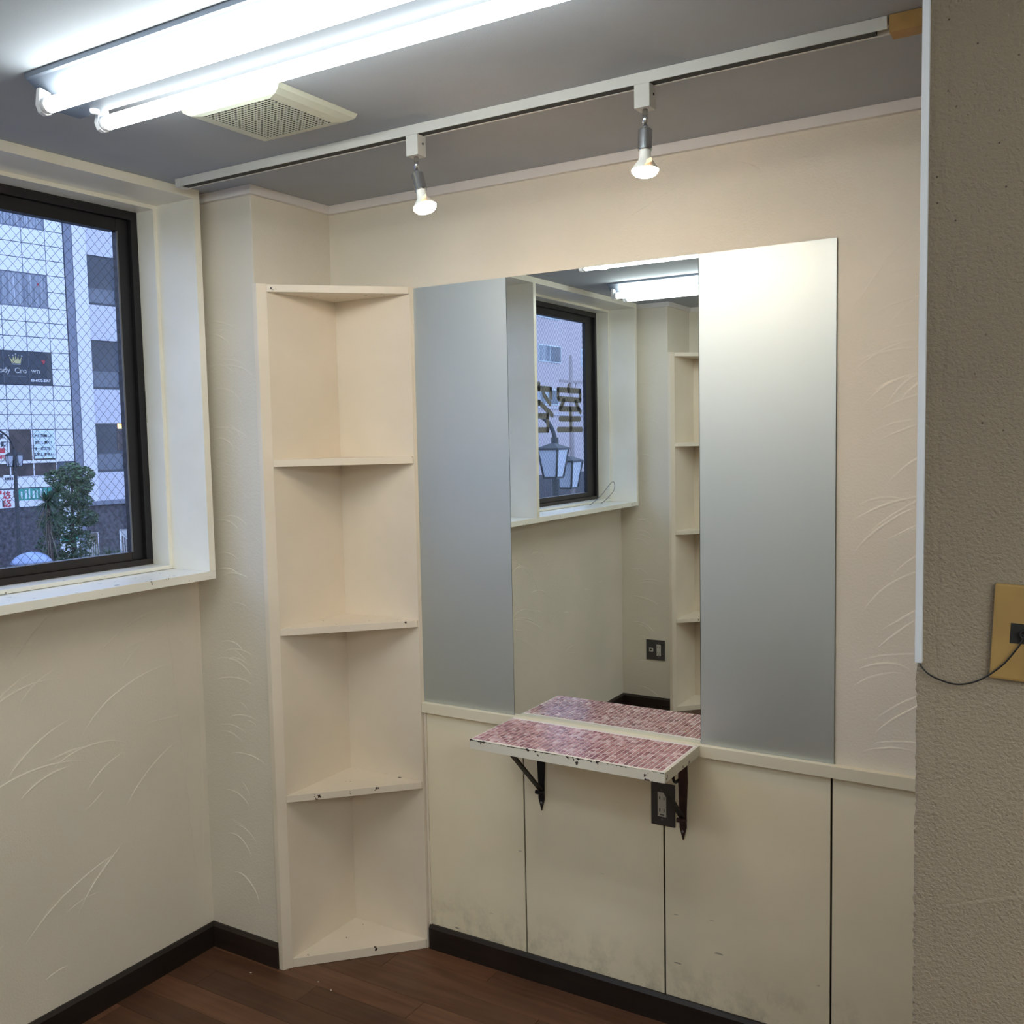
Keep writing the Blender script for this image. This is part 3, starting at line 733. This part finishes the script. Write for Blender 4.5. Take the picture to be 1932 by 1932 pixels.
for fl_ in range(-1, 3):
    zb_ = 4.17+3.2*fl_               # bottom of the window band
    top = zb_+1.37
    rows_ = [(top+.61*k, top+.61*(k+1)) for k in range(3)]
    if fl_ == 2: rows_ = [(top, 14.2)]
    for (z0, z1) in rows_:
        for (a, b_) in cols+[(1.075, XR)]: panel(a, b_, z0, z1)
    for (z0, z1) in ((zb_, zb_+.685), (zb_+.685, top)): panel(1.075, XR, z0, z1)
    if fl_ in (1, 2):
        for k, (a, b_) in enumerate(cols):
            wn = part('window', a, b_, .03, .06, zb_, top, 'pipe_grey')
            part('pane', a+.03, b_-.03-(.05 if b_ > 1 else 0), .018, .03, zb_+.05, top-.05, 'pane_curtain', wn)
# lower floors of the white front
for (a, b_) in cols: panel(a, b_, -.06, .41)
for k in range(6): panel(1.075, XR, GZ+.60*k, min(GZ+.60*(k+1), .97))
part('plinth', -9., 1.07, -.02, .06, GZ, -.86, 'dark_stone')
part('band', -9., 1.07, -.05, .06, .955, 1.06, 'facade_white')
for i, (a, b_) in enumerate(cols):
    wn = part('window', a, b_, .03, .06, 1.06, 2.34, 'facade_white'); part('pane', a+.02, b_-.05, .018, .03, 1.07, 2.34, 'pane_brown', wn)
    wn = part('window', a, b_, .03, .06, .41, .955, 'facade_white'); part('pane', a+.03, b_-.03, .018, .03, .43, .95, 'pane_brown', wn)
# heart sticker on the curtained window
bm = bmesh.new(); prism(bm, [(.683, 8.25-GZ), (.635, 8.33-GZ), (.64, 8.38-GZ), (.683, 8.36-GZ), (.73, 8.38-GZ), (.735, 8.33-GZ)], .010, .017, 'y'); obj('heart_sticker', bm, 'sign_red', wbld)
def sign(label, x0, x1, z0, z1, mat, parent=wbld, y=-.03):
    o = part('sign_board', x0, x1, y, .02, z0, z1, mat, parent); o['label'] = label; return o
def letters(body, size, x, z, mat, parent, bold=0., y=-.034, align='CENTER', sx=1.):
    me = text_mesh(body, size, bold, .002, align)
    me.transform(Matrix.Translation((x, y, z-GZ)) @ Matrix.Rotation(PI/2, 4, 'X') @ Matrix.Diagonal((sx, 1, 1, 1)))
    return obj('lettering', me, mat, parent)
sg = sign('navy shop sign with gold crown and pale lettering', -2.80, 1.06, 4.18, 5.53, 'sign_navy')
for x in (-1.90, -.94, .09): part('joint', x-.008, x+.008, -.034, -.029, 4.19, 5.52, 'pane_mid', sg)
cz = lambda z: z-GZ
bm = bmesh.new(); prism(bm, [(-.60, cz(5.035)), (-.245, cz(5.035)), (-.185, cz(5.30)), (-.30, cz(5.16)), (-.335, cz(5.31)), (-.39, cz(5.17)), (-.43, cz(5.36)), (-.475, cz(5.17)), (-.53, cz(5.31)), (-.57, cz(5.16)), (-.70, cz(5.30))], -.037, -.031, 'y'); obj('crown', bm, 'sign_gold', sg)
bm = bmesh.new(); box(bm, -.60, -.245, -.037, -.031, cz(4.985), cz(5.012)); obj('crown_base', bm, 'sign_text', sg)
for x, z in ((-.705, 5.34), (-.545, 5.345), (-.43, 5.405), (-.325, 5.345), (-.18, 5.335)):
    bm = bmesh.new(); lathe(bm, [(0, .028), (.006, .028), (.006, 0)], (x, -.031, cz(z)), (0, -1, 0), 10); obj('crown_bead', bm, 'sign_text', sg)
letters('Body', .31, -.68, 4.645, 'sign_text', sg, align='RIGHT', bold=.002)
letters('Cro', .31, -.255, 4.645, 'sign_text', sg, bold=.002); letters('wn', .31, .36, 4.655, 'sign_text', sg, bold=.002)
letters('03-6922-2207', .145, .56, 4.315, 'sign_white', sg, bold=.004)
part('small_print', -.86, -.02, -.033, -.029, 4.50, 4.525, 'pane_mid', sg)
bm = bmesh.new(); prism(bm, [(.70, cz(5.03)), (.62, cz(5.17)), (.66, cz(5.21)), (.71, cz(5.18)), (.76, cz(5.22)), (.79, cz(5.15))], -.037, -.031, 'y'); obj('heart', bm, 'sign_red', sg)
sg = sign('pale blue poster with four dark lines of lettering', .13, 1.03, 1.13, 2.31, 'sign_pale', y=.008)
for body, z, x in (('座席料無し!', 2.03, .53), ('お通し無く!', 1.75, .53), ('サービス料、', 1.49, .54), ('頂戴しません!', 1.255, .55)):
    letters(body, .135, x, z, 'sign_ink', sg, bold=.006, y=.004)
sg = sign('white poster with dark lettering and a red price box', -1.83, -.96, 1.09, 2.31, 'sign_white', y=.008)
letters('放題', .24, -1.24, 1.98, 'sign_ink', sg, bold=.008, y=.004); letters('放題', .24, -1.22, 1.66, 'sign_ink', sg, bold=.008, y=.004)
part('price_box', -1.55, -1.06, .001, .006, 1.40, 1.60, 'sign_red', sg)
letters('00円', .2, -1.25, 1.16, 'sign_red', sg, bold=.008, y=.004)
sg = sign('white shop sign with two red characters', -1.83, -.74, -.835, -.10, 'sign_white', y=-.06)
for z in (-.43, -.77): letters('悠', .34, -1.13, z, 'sign_red', sg, bold=.008, y=-.064)
part('red_tab', -1.8, -1.33, -.066, -.06, -.26, -.12, 'sign_red', sg); part('small_print', -1.33, -1.26, -.065, -.06, -.78, -.52, 'sign_ink', sg)
part('small_print', -.86, -.82, -.065, -.06, -.42, -.16, 'sign_ink', sg)
sg = sign('green and white shop sign half hidden by the tree', -.66, .75, -.835, -.09, 'sign_white', y=-.06)
part('green_field', -.66, .75, -.066, -.06, -.56, -.09, 'sign_green', sg)
for k in range(7): part('stroke', -.56+.16*k, -.50+.16*k+.03*(k % 2), -.069, -.066, -.50, -.20+.05*(k % 3), 'sign_pale', sg)
sg = sign('small white and green board at the foot of the white bay', 1.0, 1.84, -2.75, -1.75, 'sign_white', y=-.06)
part('green_field', 1.02, 1.82, -.066, -.06, -2.45, -2.2, 'sign_green', sg); part('poster', 1.1, 1.75, -.066, -.06, -2.1, -1.8, 'sign_pale', sg)

# ---- lilac building to the right, with ribbon windows
lb = thing('apartment_building', 'pale lilac building with dark ribbon windows, right of the white one', 'building', (-35.509, 21.656, GZ), TH)
part('wall', 1.87, 12., .35, 9., GZ, 14.2, 'facade_lilac', lb)
part('drain_pipe', 1.90, 2.235, .0, .35, GZ, 14.2, 'pipe_grey', lb)
part('pilaster', 2.27, 2.885, .0, .35, -.80, 14.2, 'facade_lilac_light', lb)
for z0, zm, z1 in ((7.76, 8.47, 9.88), (4.10, 4.87, 6.22), (.445, 1.245, 2.583), (11.2, 11.95, 13.3)):
    for x0 in (2.93, 5.6, 8.3):
        wn = part('window', x0, x0+2.65, .24, .35, z0, z1, 'pane_dark', lb)
        part('lower_light', x0+.0, x0+1.30, .22, .24, z0+.10, zm, 'pane_mid', wn); part('lower_light', x0+1.33, x0+2.65, .22, .24, z0+.10, zm, 'pane_mid', wn)
for z0, z1 in ((9.89, 11.19), (6.23, 7.75), (2.593, 4.09), (-.80, .435), (13.31, 14.2)):
    part('spandrel', 2.9, 12., .16, .35, z0, z1, 'facade_lilac', lb)
wn = part('lamp_panel', 4.08, 4.30, .225, .24, 2.36, 2.575, 'amber_light', lb); part('door_light', 4.02, 4.30, .226, .24, 1.4, 2.3, 'pane_brown', lb)
part('canopy', 2.25, 12., -.15, .35, -.98, -.80, 'pipe_grey', lb)
part('plinth', 2.25, 12., .1, .35, GZ, -.98, 'dark_stone', lb)

# ---- street lamp with twin lanterns
def lantern(parent, x, y, zb, wd, hg, nm='lantern'):
    bm = bmesh.new(); r = wd/2*math.sqrt(2)
    def ring(rr, z): return [(x+rr*math.cos(PI/4+PI/2*k), y+rr*math.sin(PI/4+PI/2*k), z) for k in range(4)]
    lo, hi = ring(r*.62, zb+.02), ring(r*.96, zb+hg-.05)
    L0 = [bm.verts.new(p) for p in lo]; H0 = [bm.verts.new(p) for p in hi]
    bm.faces.new(L0[::-1]); bm.faces.new(H0)
    for k in range(4): bm.faces.new([L0[k], L0[(k+1) % 4], H0[(k+1) % 4], H0[k]])
    ln = obj(nm, bm, 'lantern_glass', parent)
    for k in range(4): obj('corner_bar', tube(bmesh.new(), [lo[k], hi[k]], .014*wd/.3, 6), 'lamp_iron', ln)
    bm = bmesh.new(); a = [bm.verts.new(p) for p in ring(r*1.06, zb+hg-.05)]; b_ = [bm.verts.new(p) for p in ring(r*1.06, zb+hg-.02)]; c_ = [bm.verts.new(p) for p in ring(r*.2, zb+hg+.05)]
    bm.faces.new(a[::-1]); bm.faces.new(c_)
    for p_, q_ in ((a, b_), (b_, c_)):
        for k in range(4): bm.faces.new([p_[k], p_[(k+1) % 4], q_[(k+1) % 4], q_[k]])
    obj('lid', bm, 'lamp_iron', ln)
    bm = bmesh.new(); box(bm, x-wd*.33, x+wd*.33, y-wd*.33, y+wd*.33, zb-.01, zb+.02); obj('base', bm, 'lamp_iron', ln)
def street_lamp(label, loc, rz, wd, hg, zl, arch, plate, dx=.17, offs=None):
    root = thing('street_lamp', label, 'street lamp', (loc[0], loc[1], GZ), rz, 'street lamps')
    z = lambda v_: v_-GZ
    tp = z(zl+.62)
    obj('post', tube(bmesh.new(), [(0, 0, 0), (0, 0, .25), (0, 0, .3), (0, 0, tp)], [.14, .14, .085, .06], 12), 'lamp_iron', root)
    bm = bmesh.new(); tube(bm, [(-arch+arch*math.cos(a_), 0, tp-.05+arch*.85*math.sin(a_)) for a_ in [PI*k/20 for k in range(21)]]+[(-2*arch, 0, 0)], .035, 8); obj('arch', bm, 'lamp_iron', root)
    for x_, y_, dz in (offs or ((-dx, 0, 0), (dx, 0, 0))):
        lantern(root, x_, y_, z(zl+dz), wd, hg)
        obj('lantern_arm', tube(bmesh.new(), [(0, 0, z(zl+dz)+hg*.9), (x_, y_, z(zl+dz)+hg*.98)], .02, 6), 'lamp_iron', root)
    if plate:
        bm = bmesh.new(); box(bm, -.40, -.07, -.03, .03, z(.37), z(.66), bev=.02); o = obj('name_plate', bm, 'sign_white', root)
        for k in range(5): obj('print_mark', B(-.375+.058*k, -.335+.058*k, -.034, -.03, z(.49), z(.58)), 'sign_ink', o)
    return root
street_lamp('dark twin-lantern street lamp with white name plate beside the tree', (-30.10, 17.58), TH, .20, .44, .95, .95, True)
street_lamp('large lantern street lamp outside the lettered window, seen in the mirror', (-5.00, -11.15), 0., .36, .48, 1.00, .55, False, .2, ((.21, .44, .0), (-.06, -.55, -.22)))

# ---- tree, cordyline, bush
def leaves(bm, c, rad, n, size, rs, squash=.8):
    for _ in range(n):
        d = Vector((rs.gauss(0, 1), rs.gauss(0, 1), rs.gauss(0, 1))).normalized(); r = rad*(.45+.55*rs.random()**.5)
        p = Vector(c)+Vector((d.x*r, d.y*r, d.z*r*squash)); s = size*rs.uniform(.6, 1.3)
        u = Vector((rs.gauss(0, 1), rs.gauss(0, 1), rs.gauss(0, .6))).normalized(); v_ = u.cross(Vector((rs.gauss(0, 1), rs.gauss(0, 1), rs.gauss(0, 1)))).normalized()
        q = [p-u*s, p-v_*s*.42, p+u*s, p+v_*s*.42]
        bm.faces.new([bm.verts.new(x) for x in q])
def blades(bm, c, n, ln, wd, rs, el0, el1, droop):
    for _ in range(n):
        az = rs.uniform(0, 2*PI); el = rs.uniform(el0, el1); d = Vector((math.cos(az)*math.cos(el), math.sin(az)*math.cos(el), math.sin(el)))
        sd = Vector((-math.sin(az), math.cos(az), 0))*wd; L_ = ln*rs.uniform(.7, 1.15); prev = None
        for k in range(5):
            u = k/4; p = Vector(c)+d*L_*u+Vector((0, 0, -droop*L_*u*u)); w_ = sd*(1-u*.95)
            cur = [bm.verts.new(p-w_), bm.verts.new(p+w_)]
            if prev: bm.faces.new([prev[0], prev[1], cur[1], cur[0]])
            prev = cur
rs = random.Random(11)
tree = thing('street_tree', 'leafy green street tree in front of the white building', 'tree', (-27.6, 17.95, GZ))
obj('trunk', tube(bmesh.new(), [(0, 0, 0), (.05, .02, 1.4), (-.03, .05, 2.6), (.0, .1, 4.0)], [.09, .075, .06, .03], 8), 'bark', tree)
for blobs, mt in ((((0, .1, 4.35, .42), (.3, .35, 4.25, .36), (-.35, -.25, 4.15, .38), (.1, .45, 3.85, .34), (-.15, .05, 3.75, .42)), 'leaf_light'), (((-.3, -.2, 3.45, .45), (.1, .3, 3.35, .42), (-.2, .1, 2.95, .48), (.25, .45, 2.75, .38), (-.1, -.1, 2.45, .5), (.1, .2, 2.0, .5), (-.5, -.3, 2.6, .55), (-.55, -.3, 1.9, .6), (-.6, -.35, 1.2, .6), (-.2, -.1, 1.2, .55), (.1, .1, 1.3, .5)), 'leaf')):
    bm = bmesh.new()
    for x, y, z, r in blobs: leaves(bm, (x, y, z), r, 420, .075, rs)
    o = obj('foliage', bm, mt, tree); o['kind'] = 'stuff'
cd = thing('cordyline', 'spiky cordyline palm with drooping dry leaves in front of the tree', 'palm', (-26.75, 16.55, GZ))
obj('trunk', tube(bmesh.new(), [(0, 0, 0), (.03, 0, 1.8), (0, 0, 3.45)], [.1, .08, .07], 8), 'bark', cd)
bm = bmesh.new(); blades(bm, (0, 0, 3.45), 190, .70, .024, rs, -.5, 1.3, .3); blades(bm, (.15, .3, 3.75), 120, .55, .022, rs, -.3, 1.35, .3); blades(bm, (.1, .1, 3.0), 90, .6, .022, rs, -.6, .6, .3); o = obj('fronds', bm, 'leaf', cd); o['kind'] = 'stuff'
bm = bmesh.new(); blades(bm, (0, 0, 3.35), 34, .95, .016, rs, -1.45, -.75, .35); blades(bm, (0, 0, 2.6), 26, 1.0, .016, rs, -1.45, -.9, .4); o = obj('dry_fronds', bm, 'leaf_dry', cd); o['kind'] = 'stuff'
bs = thing('yucca_bush', 'low spiky green bush at the foot of the grey pipe', 'bush', (-25.9, 18.1, GZ))
bm = bmesh.new()
for dx, dy, z in ((0, 0, 1.55), (.3, .1, 1.5), (-.2, -.3, 1.4), (.15, .35, 1.2), (0, 0, .8)): blades(bm, (dx, dy, z), 60, .45, .022, rs, -.3, 1.4, .3)
o = obj('fronds', bm, 'leaf', bs); o['kind'] = 'stuff'
obj('stem', tube(bmesh.new(), [(0, 0, 0), (0, 0, 1.5)], .06, 8), 'bark', bs)

# ---- clear umbrella
um = thing('umbrella', 'clear bluish vinyl umbrella at the bottom of the window view', 'umbrella', (-25.75, 15.27, -1.60))
bm = bmesh.new(); n_ = 16; rings = []
for i in range(7):
    a = i/6*1.15; rr = .62*math.sin(a)/math.sin(1.15); zz = -.34*(1-math.cos(a))/(1-math.cos(1.15))
    rings.append([bm.verts.new((rr*math.cos(2*PI*k/n_)*(1 if k % 2 == 0 or i < 5 else .965), rr*math.sin(2*PI*k/n_)*(1 if k % 2 == 0 or i < 5 else .965), zz)) for k in range(n_)] if i else [bm.verts.new((0, 0, 0))])
for k in range(n_): bm.faces.new([rings[0][0], rings[1][k], rings[1][(k+1) % n_]])
for a, b_ in zip(rings[1:], rings[2:]):
    for k in range(n_): bm.faces.new([a[k], b_[k], b_[(k+1) % n_], a[(k+1) % n_]])
for f in bm.faces: f.smooth = True
bmesh.ops.solidify(bm, geom=bm.faces[:], thickness=.004)
obj('canopy', bm, 'vinyl_film', um)
for k in range(8):
    pts = []
    for i in range(7):
        a = i/6*1.15; rr = .615*math.sin(a)/math.sin(1.15); pts.append((rr*math.cos(2*PI*k/8), rr*math.sin(2*PI*k/8), -.34*(1-math.cos(a))/(1-math.cos(1.15))-.008))
    obj('rib', tube(bmesh.new(), pts, .004, 5), 'grey_wire', um)
obj('shaft', tube(bmesh.new(), [(0, 0, .05), (0, 0, -.78), (.02, 0, -.84), (.06, 0, -.85), (.08, 0, -.80)], .008, 8), 'grey_wire', um)

# ---- banner boards by the lilac building
for label, lx, ly, top, wd, mt in (('patterned banner board next to the grey pipe', -29.45, 20.03, -1.62, .42, 'leaf_dry'), ('pale patterned banner hanging on a white stand', -28.45, 20.68, -1.52, .40, 'sign_text')):
    root = thing('banner_stand', label, 'banner', (lx, ly, GZ), TH-PI*.0)
    obj('banner', B(-wd/2, wd/2, -.01, .01, .35, top-GZ), mt, root)
    obj('frame', tube(bmesh.new(), [(-wd/2, 0, 0), (-wd/2, 0, top-GZ+.05), (wd/2, 0, top-GZ+.02), (wd/2, 0, 0)], .018, 6), 'sign_white', root)
    for k in range(4): obj('print_mark', B(-wd/2+.06+.085*k, -wd/2+.11+.085*k, -.014, -.01, .9+.1*(k % 2), top-GZ-.2-.07*k), 'pane_brown' if mt != 'leaf_dry' else 'sign_text', root)
    obj('foot', B(-wd*.7, wd*.7, -.2, .2, 0, .04), 'pipe_grey', root)

# ---- pink building and pole in the reflected view
pk = thing('apartment_block', 'pale pink apartment block seen through the window in the mirror', 'building', (-30., -56., GZ), 0)
def pp(name, y0, y1, z0, z1, mat, dx=.0, dx0=-.3, parent=pk): return obj(name, B(dx0, dx, y0+56, y1+56, z0-GZ, z1-GZ), mat, parent)
pp('wall', -95, -38, GZ, 15., 'facade_pink', 0., -8.)
for y0, y1, z0, z1 in ((-57.66, -54.58, 6.65, 7.80), (-61.9, -60.75, 6.63, 7.84), (-57.2, -54.2, 3.75, 4.82), (-61.9, -61.1, 3.75, 4.87), (-61.9, -61.15, .82, 2.0), (-52.6, -49.6, 6.65, 7.8), (-52.6, -49.6, 3.75, 4.82), (-57.66, -54.58, 9.6, 10.7), (-52.6, -49.6, 9.6, 10.7)):
    f = pp('window', y0, y1, z0, z1, 'sign_pale', .05, -.05); m_ = (y0+y1)/2
    pp('pane', y0+.06, m_-.04, z0+.06, z1-.06, 'pane_mid', .06, .05, f); pp('pane', m_+.04, y1-.06, z0+.06, z1-.06, 'pane_curtain', .06, .05, f)
pp('string_course', -95, -38, 3.50, 3.60, 'facade_lilac', .08, 0.); pp('string_course', -95, -38, 3.06, 3.14, 'facade_lilac', .08, 0.)
pp('shop_front', -95, -38, GZ, -.98, 'dark_stone', .15, 0.)
up_ = thing('utility_pole', 'utility pole with a crossarm before the pink block, seen in the mirror', 'utility pole', (-24., -47.8, GZ))
obj('pole', tube(bmesh.new(), [(0, 0, 0), (0, 0, 9.6)], [.17, .11], 10), 'pole_grey', up_)
obj('crossarm', B(-.06, .06, -1.5, 1.35, 8.28, 8.42), 'pole_grey', up_)
obj('arm_brace', tube(bmesh.new(), [(0, .0, 7.6), (0, -.45, 7.75), (0, -.6, 8.3)], .04, 6), 'pole_grey', up_)
obj('lower_bracket', B(-.05, .05, -.9, .1, 2.9, 3.0), 'pole_grey', up_)
bm = bmesh.new(); lathe(bm, [(0, .06), (.15, .09), (.3, .03), (.32, 0)], (0, 0, 9.6), (0, 0, 1), 10); obj('insulator', bm, 'pole_grey', up_)
